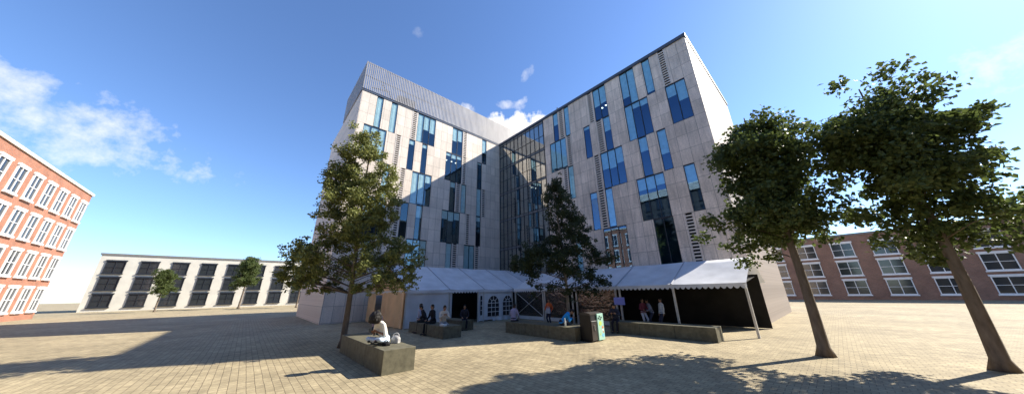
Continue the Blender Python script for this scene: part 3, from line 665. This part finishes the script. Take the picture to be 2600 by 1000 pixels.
def person(label, loc, face, seat=None, lean=0., bow=0., turn=0., hands=None, feet=None, skin='tan', hair='black', long_hair=False, afro=False,
           top=(.5, .5, .5), bottom=(.05, .05, .07), shoe=(.03, .03, .03), sleeve=1.0, scale=1.0, vox=.013, side=0., group=None, kneepole=.15):
    """loc: ground point under the hips; face: world direction looked along; seat: seat height or None for standing"""
    rz = math.atan2(-face[0], face[1])
    root = thing('person', label, 'person', (loc[0], loc[1], loc[2] if len(loc) > 2 else 0), rz, group)
    root.scale = (scale,)*3
    s_ = (seat/scale if seat else None)
    hipz = (s_+.10) if s_ else .90
    hip = Vector((0, 0, hipz))
    ax = Vector((side, math.sin(lean), math.cos(lean))).normalized()
    sh = hip + ax*.50; neck = sh + ax*.05
    hx = Vector((side*.6, math.sin(lean+bow), math.cos(lean+bow))).normalized()
    head = neck + hx*.17
    tq = Matrix.Rotation(turn, 3, 'Z') @ Matrix.Rotation(-(lean+bow)*.9, 3, 'X')
    hands = hands or ([(-.17, .32, hipz+.08), (.17, .32, hipz+.08)] if seat else [(-.26, .06, .80), (.26, .06, .80)])
    feet = feet or ([(-.11, .44, .06), (.11, .48, .06)] if seat else [(-.10, .06, .06), (.10, -.02, .06)])
    b = MB(); c_ = MB(); tr = MB(); shs = [MB(), MB()]
    # torso
    for mb, g in ((b, 1.0), (c_, 1.13)):
        for k in range(7):
            f = k/6; p = hip.lerp(sh, f); w = (.165, .150, .14, .15, .17, .18, .155)[k]*g; d = (.115, .11, .10, .11, .115, .105, .085)[k]*g
            mb.ball(p, (w, d, .10), 14, 8)
    b.tube([sh, neck, head-hx*.05], [.062, .055, .055], 10)
    b.ball(head, (.075, .093, .117), 14, 10, T=tq); b.ball(head+tq @ Vector((0, .03, -.07)), (.05, .058, .05), 10, 7)
    b.ball(head+tq @ Vector((0, .098, -.015)), (.014, .020, .024), 8, 6)
    for sx in (-1, 1): b.ball(head+tq @ Vector((sx*.078, -.005, -.01)), (.014, .024, .034), 8, 6)
    # arms and hands
    for i, sx in enumerate((-1, 1)):
        S0 = sh + Vector((sx*.175, 0, -.02)); E, W = ik(S0, hands[i], .285, .25, (sx*.7, -.6, -.6))
        limb(b, S0, E, .050, .039); limb(b, E, W, .039, .026)
        limb(c_, S0, E, .064, .052)
        if sleeve > .6: limb(c_, E, E.lerp(W, .92), .050, .038)
        d = (W-E).normalized(); n = d.cross(Vector((sx, 0, .2))).normalized(); l = d.cross(n).normalized()
        pc = W+d*.05; b.ball(W+d*.045, (.030, .030, .030), 8, 6); b.tube([W, W+d*.04, W+d*.085], [.025, .036, .034], 8)
        for q, (o_, ln) in enumerate(((-.030, .062), (-.010, .075), (.010, .070), (.030, .055))):
            k0 = W+d*.075+l*o_; k1 = k0+d*ln*.5; k2 = k1+(d*.6-n*.8*(1 if sx > 0 else -1)).normalized()*ln*.45
            b.tube([k0, k1, k2], [.0115, .0105, .009], 6)
        th = W+d*.03+l*(-.034*sx); b.tube([th, th+(d*.6-l*sx*.7).normalized()*.04, th+(d*.9-l*sx*.45).normalized()*.068], [.014, .012, .009], 6)
    # legs
    for i, sx in enumerate((-1, 1)):
        H0 = hip + Vector((sx*.09, 0, -.03)); F0 = Vector(feet[i]); K, A = ik(H0, F0+Vector((0, 0, .03)), .43, .43, (sx*kneepole, 1, .25))
        limb(b, H0, K, .078, .054); limb(b, K, A, .052, .034)
        limb(tr, H0, K, .092, .066); limb(tr, K, K.lerp(A, .93), .064, .050)
        toe = A+Vector((sx*.02, .15, -.035)); limb(b, A, toe, .034, .026)
        limb(shs[i], A+Vector((0, -.03, -.02)), toe, .043, .038); 
    tr.ball(hip, (.178, .128, .13), 14, 8); tr.ball(hip+Vector((0, 0, .06)), (.17, .12, .09), 14, 8)
    remesh(b, 'body', SKIN[skin], root, vox)
    remesh(c_, 'shirt', cloth('cloth', top), root, vox*1.3); remesh(tr, 'trousers', cloth('cloth', bottom), root, vox*1.3)
    shm = cloth('shoe', shoe, .5)
    for q in shs: remesh(q, 'shoe', shm, root, vox*1.2)
    h = MB()
    if afro:
        h.ball(head+tq @ Vector((0, -.035, .05)), (.19, .19, .17), 14, 9)
        for _ in range(46):
            d = Vector((random.gauss(0, 1), random.gauss(0, 1)-.35, abs(random.gauss(0, 1)))).normalized()
            h.ball(head+tq @ (Vector((0, -.035, .04))+Vector((d.x*.18, d.y*.18, d.z*.165))), random.uniform(.03, .05), 7, 5)
    else:
        h.ball(head+tq @ Vector((0, -.018, .035)), (.087, .098, .10), 14, 9)
        h.ball(head+tq @ Vector((0, -.045, -.03)), (.08, .07, .085), 12, 7)
        if long_hair:
            h.ball(head+tq @ Vector((0, -.07, -.13)), (.10, .06, .14), 12, 8); h.ball(head+tq @ Vector((0, -.08, -.24)), (.085, .045, .10), 12, 8)
    remesh(h, 'hair', HAIR[hair], root, vox*1.1)
    e = MB()
    for sx in (-1, 1): e.ball(head+tq @ Vector((sx*.030, .088, .008)), .010, 6, 4)
    e.build('eyes', M['ink'], root, smooth=True)
    e = MB(); e.ball(head+tq @ Vector((0, .088, -.062)), (.024, .010, .007), 8, 5); e.build('mouth', cloth('lips', (.28, .10, .08), .5), root, smooth=True)
    return root

person('man with big curly dark hair bowing over his lap on the sunlit block', (18.4, -20.4, 0), (.3, -.95), seat=.67, lean=.45, bow=.6, hands=[(-.08, .34, .95), (.10, .36, .93)],
       feet=[(.14, .30, .70), (-.16, .38, .70)], kneepole=1.6, skin='brown', hair='black', afro=True, top=(.80, .76, .68), bottom=(.50, .60, .72), sleeve=.4, vox=.011, scale=1.13)
person('blond person in pink top seated behind the curly haired man', (11.3, -18.4, 0), (.9, -.4), seat=.45, lean=.1, skin='pale', hair='blond', top=(.62, .36, .34), bottom=(.1, .1, .12), scale=1.04)
BR = 'people sitting along the benches'
person('person in pale blue shirt sitting at left end of the row of four', (10.85, -15.75, 0), (.55, .8), seat=.6, lean=.12, skin='pale', hair='brown', top=(.42, .45, .62), bottom=(.03, .03, .05), group=BR, scale=1.12)
person('black clad person leaning forward beside the pale blue shirt', (11.75, -15.7, 0), (-.3, -1), seat=.6, lean=.4, bow=.1, side=.1, skin='tan', hair='black', top=(.015, .015, .018), bottom=(.02, .02, .025), group=BR, scale=1.12)
person('black clad person sitting upright next to the beige shirted woman', (12.85, -15.75, 0), (.1, -1), seat=.6, lean=.18, skin='tan', hair='black', top=(.014, .014, .02), bottom=(.018, .018, .022), group=BR, scale=1.12)
person('woman in beige shirt and grey trousers at right end of the row of four', (13.72, -15.62, 0), (.95, -.25), seat=.6, lean=.3, bow=.25, hands=[(-.08, .42, .98), (.08, .44, .98)], skin='tan', hair='brown', top=(.66, .58, .50), bottom=(.34, .34, .35), group=BR, scale=1.12)
person('dim dark clothed person on the bench before the tent doorway', (12.35, -13.3, 0), (.9, -.5), seat=.58, lean=.2, skin='tan', hair='black', top=(.03, .03, .045), bottom=(.02, .02, .03), group=BR)
person('person in lavender shirt seen from behind on left end of central bench', (15.78, -12.05, 0), (-.35, .95), seat=.6, lean=.2, skin='tan', hair='black', top=(.33, .31, .46), bottom=(.03, .03, .05), group=BR, scale=1.05)
person('person in bright blue shirt bent far forward on central bench', (19.25, -11.85, 0), (.72, .68), seat=.6, lean=.72, bow=.5, hands=[(-.12, .52, .85), (.12, .50, .85)], skin='tan', hair='black', top=(.02, .26, .62), bottom=(.03, .03, .04), group=BR, scale=1.1)
person('dark clothed person hunched on left end of far right bench', (20.35, -8.3, 0), (.25, -1), seat=.6, lean=.3, bow=.35, hands=[(-.12, .40, .95), (.12, .42, .95)], skin='tan', hair='black', top=(.03, .035, .06), bottom=(.02, .02, .03), group=BR, scale=1.05)
person('standing person in orange top by the clear tent wall', (15.05, -7.95, 0), (.2, -1), skin='tan', hair='brown', long_hair=True, top=(.62, .13, .04), bottom=(.025, .03, .06), hands=[(-.22, .12, .92), (.16, .26, 1.02)])
person('standing person in white trousers and dark red top inside open tent bay', (20.6, -5.3, 0), (.75, -.5), skin='tan', hair='black', long_hair=True, top=(.24, .05, .07), bottom=(.66, .64, .70), side=-.05, hands=[(-.2, .2, 1.0), (.16, .28, 1.08)], scale=.98)
person('standing person in grey blue shirt leaning over inside open tent bay', (20.98, -4.95, 0), (-.7, -.55), skin='tan', hair='black', top=(.28, .30, .40), bottom=(.06, .06, .10), lean=.3, hands=[(-.2, .36, 1.0), (.14, .42, 1.05)], scale=.98)
person('standing person in white top farthest right in the open tent bay', (21.78, -5.4, 0), (-.6, -.7), skin='tan', hair='black', top=(.66, .66, .66), bottom=(.05, .05, .08))

# things people carry
def soft_bag(name, label, cat, loc, size, material, rz=0, loop=True, strapm=None):
    t = thing(name, label, cat, loc, rz)
    b = MB(); b.ball((0, 0, size[2]*.5), (size[0]*.5, size[1]*.5, size[2]*.52), 14, 10); b.box(-size[0]*.42, size[0]*.42, -size[1]*.4, size[1]*.4, .0, size[2]*.62)
    remesh(b, 'pouch', material, t, .012)
    if loop:
        s = MB(); s.tube([(size[0]*.36*math.cos(a*math.pi/10), 0, size[2]*.85+size[2]*.42*math.sin(a*math.pi/10)) for a in range(11)], .014, 6); s.build('strap', strapm or material, t, smooth=True)
    return t
soft_bag('shoulder_bag', 'soft grey shoulder bag with strap loop beside the curly haired man', 'bag', (18.6, -20.1, .66), (.34, .2, .25), cloth('grey canvas', (.42, .41, .40)), .6)
soft_bag('backpack', 'black backpack lying on the sunlit block by the curly haired man', 'bag', (18.85, -20.5, .66), (.3, .2, .12), cloth('black nylon', (.012, .012, .014)), .2)
soft_bag('tote_bag', 'pale tote bag held by the standing orange topped person', 'bag', (15.28, -8.3, .80), (.36, .16, .34), cloth('pale canvas', (.45, .48, .58)), .2)
b = MB(); b.box(-.16, .16, -.11, .11, 0, .07); b.box(-.165, .165, -.115, .115, .07, .085)
o = b.build('takeaway_box', M['white'], bevel=.006); o.location = (14.55, -16.05, .6); o.rotation_euler = (0, 0, .3); tag(o, 'white takeaway box on bench beside the beige shirted woman', 'box')
t = thing('drink_bottle', 'pale drink bottle standing on right end of central bench', 'bottle', (19.75, -12.2, .6))
b = MB(); b.tube([(0, 0, 0), (0, 0, .02), (0, 0, .24), (0, 0, .30), (0, 0, .33)], [.045, .05, .05, .022, .02], 12); b.build('vessel', mat('pale plastic', (.55, .56, .52), .3, .3, 14.), t, smooth=True)
b = MB(); b.tube([(0, 0, .33), (0, 0, .37)], .024, 10); b.build('cap', M['white'], t)

# ------------------------------------------------------------------ buildings around the square
def block(name, label, x0, x1, y0, y1, h, wallm, face, cols, rows, roofm, wfr, sill=True, cornice=0, cornm=None):
    t = thing(name, label, 'building', ((x0+x1)/2, (y0+y1)/2, 0))
    hx, hy = (x1-x0)/2, (y1-y0)/2
    w = MB(); w.box(-hx, hx, -hy, hy, -.05, h); w.build('wall', wallm, t)
    r = MB(); r.box(-hx-.15, hx+.15, -hy-.15, hy+.15, h+.002, h+.35)
    if cornice: r.box(-hx-.5, hx+.5, -hy-.5, hy+.5, h-cornice, h-.002)
    r.build('cornice' if cornice else 'roof', cornm or roofm, t)
    fr0 = gl0 = None
    L = 2*(hx if face[1] else hy)
    for i in range(cols):
        for k in range(rows):
            u = -L/2+(i+.5)*L/cols; z = (k+.5)*(h-1.2)/rows+.4
            if fr0 is None:
                ww, wh = L/cols*.26, (h/rows)*.30
                f = MB(); 
                for e in (-ww-.1, ww): f.box(e, e+.1, 0, .14, -wh-.1, wh+.1)
                for e in (-wh-.1, wh): f.box(-ww, ww, 0, .14, e, e+.1)
                f.box(-.04, .04, .02, .10, -wh, wh); f.box(-ww, -.04, .02, .10, -.03, .03); f.box(.04, ww, .02, .10, -.03, .03)
                f.box(-ww-.2, ww+.2, 0, .24, -wh-.3, -wh-.1); f.box(-ww-.2, ww+.2, 0, .18, wh+.1, wh+.35)
                o = fr0 = f.build('window', wfr, t)
                p = MB(); p.quad((-ww, .03, -wh), (ww, .03, -wh), (ww, .03, wh), (-ww, .03, wh)); q = gl0 = p.build('pane', M['bglass'], fr0)
            else:
                o = fr0.copy(); COL.objects.link(o); o.parent = t
                q = gl0.copy(); COL.objects.link(q); q.parent = o
            if face == (0, 1): o.location = (u, hy+.004, z)
            elif face == (0, -1): o.location = (u, -hy-.004, z); o.rotation_euler = (0, 0, math.pi)
            else: o.location = (hx+.004, u, z); o.rotation_euler = (0, 0, -math.pi/2)
    return t
block('brick_building', 'orange brick building with white framed windows at far left', -44, -2.2, -58, -45, 17.3, M['brick'], (0, 1), 13, 4, M['render_w'], M['white'])
block('office_block', 'dark office block with white cornice mirrored in upper windows of shaded wing', -1.6, 34, -60, -45.5, 24.6, M['cladding'], (0, 1), 12, 6, M['render_w'], M['frame'], cornice=1.5, cornm=M['render_w'])
block('office_block', 'tall grey office block added out of view, behind right, to block sky light', 46, 60, -50, 4, 21, M['cladding'], (0, 1), 3, 6, M['render_w'], M['frame'])  # unseen block, added to darken the shaded foreground
block('terrace_building', 'cream rendered building far behind the end of sunlit wing', -86, -70, -48, 6, 11, M['render_w'], (1, 0), 12, 3, M['roof'], M['frame'])
block('terrace_building', 'long brown brick building far behind the right wing end', 20, 88, 52, 64, 10.5, M['brick2'], (0, -1), 15, 3, M['roof'], M['white'])

# ------------------------------------------------------------------ light, sky, camera
SUN = Vector((.5, 1.0, .853)).normalized()
el = math.asin(SUN.z); az = math.atan2(SUN.x, SUN.y)
sl = bpy.data.lights.new('sun', 'SUN'); sl.energy = 5.0; sl.angle = R(.53); sl.color = (1, .93, .80)
so = bpy.data.objects.new('sun', sl); COL.objects.link(so); so.rotation_euler = SUN.to_track_quat('Z', 'Y').to_euler(); so.location = (0, 0, 60)

W = bpy.data.worlds.new('World'); S.world = W; W.use_nodes = True; t = W.node_tree; t.nodes.clear()
out = t.nodes.new('ShaderNodeOutputWorld')
sk = t.nodes.new('ShaderNodeTexSky'); sk.sky_type = 'NISHITA'; sk.sun_disc = False; sk.sun_elevation = el; sk.sun_rotation = az
sk.air_density = 1.0; sk.dust_density = .2; sk.ozone_density = 2.2; sk.altitude = 0
bg = t.nodes.new('ShaderNodeBackground'); bg.inputs['Strength'].default_value = .083; hs = N(t, 'ShaderNodeVectorMath', operation='MULTIPLY'); hs.inputs[1].default_value = (.98, 1.17, 1.46)   # cleaner, bluer air
t.links.new(sk.outputs[0], hs.inputs[0]); t.links.new(hs.outputs[0], bg.inputs[0])
cb = t.nodes.new('ShaderNodeBackground'); cb.inputs[0].default_value = (1, .985, .97, 1); cb.inputs['Strength'].default_value = .62
tc = t.nodes.new('ShaderNodeTexCoord')
nz = N(t, 'ShaderNodeTexNoise', Scale=17., Detail=9., Roughness=.62); t.links.new(tc.outputs['Generated'], nz.inputs['Vector'])
nz2 = N(t, 'ShaderNodeTexNoise', Scale=5.5, Detail=3.); t.links.new(tc.outputs['Generated'], nz2.inputs['Vector'])
total = None
def m2(op, a, b, clamp=False):
    n = N(t, 'ShaderNodeMath', operation=op, use_clamp=clamp)
    for i, v in enumerate((a, b)):
        if hasattr(v, 'is_linked'): t.links.new(v, n.inputs[i])
        else: n.inputs[i].default_value = v
    return n.outputs[0]
def cloud(c, ru, rv, dens, tilt=0., noise=1.0):
    global total
    c = Vector(c).normalized(); ri = c.cross(Vector((0, 0, 1))).normalized(); up = ri.cross(c).normalized()
    r2 = ri*math.cos(tilt)+up*math.sin(tilt); u2 = up*math.cos(tilt)-ri*math.sin(tilt)
    acc = None
    for v, r_ in ((r2, ru), (u2, rv)):
        d = N(t, 'ShaderNodeVectorMath', operation='DOT_PRODUCT'); d.inputs[1].default_value = v; t.links.new(tc.outputs['Generated'], d.inputs[0])
        q = m2('SUBTRACT', d.outputs['Value'], v.dot(c)); q = m2('DIVIDE', q, r_); q = m2('MULTIPLY', q, q)
        acc = q if acc is None else m2('ADD', acc, q)
    f = N(t, 'ShaderNodeVectorMath', operation='DOT_PRODUCT'); f.inputs[1].default_value = c; t.links.new(tc.outputs['Generated'], f.inputs[0])
    fs = m2('GREATER_THAN', f.outputs['Value'], .3)
    b = m2('SUBTRACT', 1.0, acc)                      # 1 in the middle, 0 at the rim
    n_ = m2('MULTIPLY', m2('SUBTRACT', nz.outputs['Fac'], .5), 4.5*noise)
    b = m2('ADD', b, n_)
    b = m2('MULTIPLY', m2('MULTIPLY', b, dens), 1.0, True)
    b = m2('MULTIPLY', b, m2('MULTIPLY', m2('SUBTRACT', 1.9, acc), 1.2, True))
    b = m2('MULTIPLY', b, fs, True)
    total = b if total is None else m2('MAXIMUM', total, b)
cloud((-.605, .58, .535), .115, .06, 2.2, 0., .75)
cloud((-.55, .62, .53), .07, .04, 1.3, .1, .9)
cloud((-.590, .542, .601), .055, .015, .28, -.1, 1.5)
cloud((-.56, .556, .60), .035, .012, .3, .6, 1.5)
cloud((-.682, .423, .590), .035, .022, .5, -.4, 1.3)
cloud((-.505, .537, .675), .026, .014, .16, .9, 1.8)
cloud((-.647, .219, .731), .02, .014, .06, .4, 1.8)
cloud((-.72, -.55, .30), .45, .10, .5, .05, 1.0)
cloud((.55, .75, .34), .40, .09, .5, -.05, 1.0)
mx = t.nodes.new('ShaderNodeMixShader'); t.links.new(total, mx.inputs[0]); t.links.new(bg.outputs[0], mx.inputs[1]); t.links.new(cb.outputs[0], mx.inputs[2]); t.links.new(mx.outputs[0], out.inputs[0])

cd = bpy.data.cameras.new('camera'); cd.sensor_fit = 'HORIZONTAL'; cd.sensor_width = 36; cd.lens = 36*708.4/2600; cd.clip_start = .1; cd.clip_end = 2000
co = bpy.data.objects.new('camera', cd); COL.objects.link(co)
rt, up, fw = Vector((.668, .744, -.0178)), Vector((.251, -.203, .947)), Vector((-.701, .637, .322))
fw.normalize(); rt = (rt-fw*rt.dot(fw)).normalized(); up = rt.cross(fw)
mtx = Matrix((rt, up, -fw)).transposed().to_4x4(); mtx.translation = Vector((29.263, -24.242, 2.25)); co.matrix_world = mtx
S.camera = co

S.render.engine = 'CYCLES'
S.view_settings.view_transform = 'Standard'; S.view_settings.look = 'None'; S.view_settings.exposure = 1.05; S.view_settings.gamma = 1
S.cycles.max_bounces = 8; S.cycles.transparent_max_bounces = 16; S.cycles.use_denoising = True
S.cycles.sample_clamp_indirect = 4; S.cycles.caustics_reflective = False; S.cycles.caustics_refractive = False
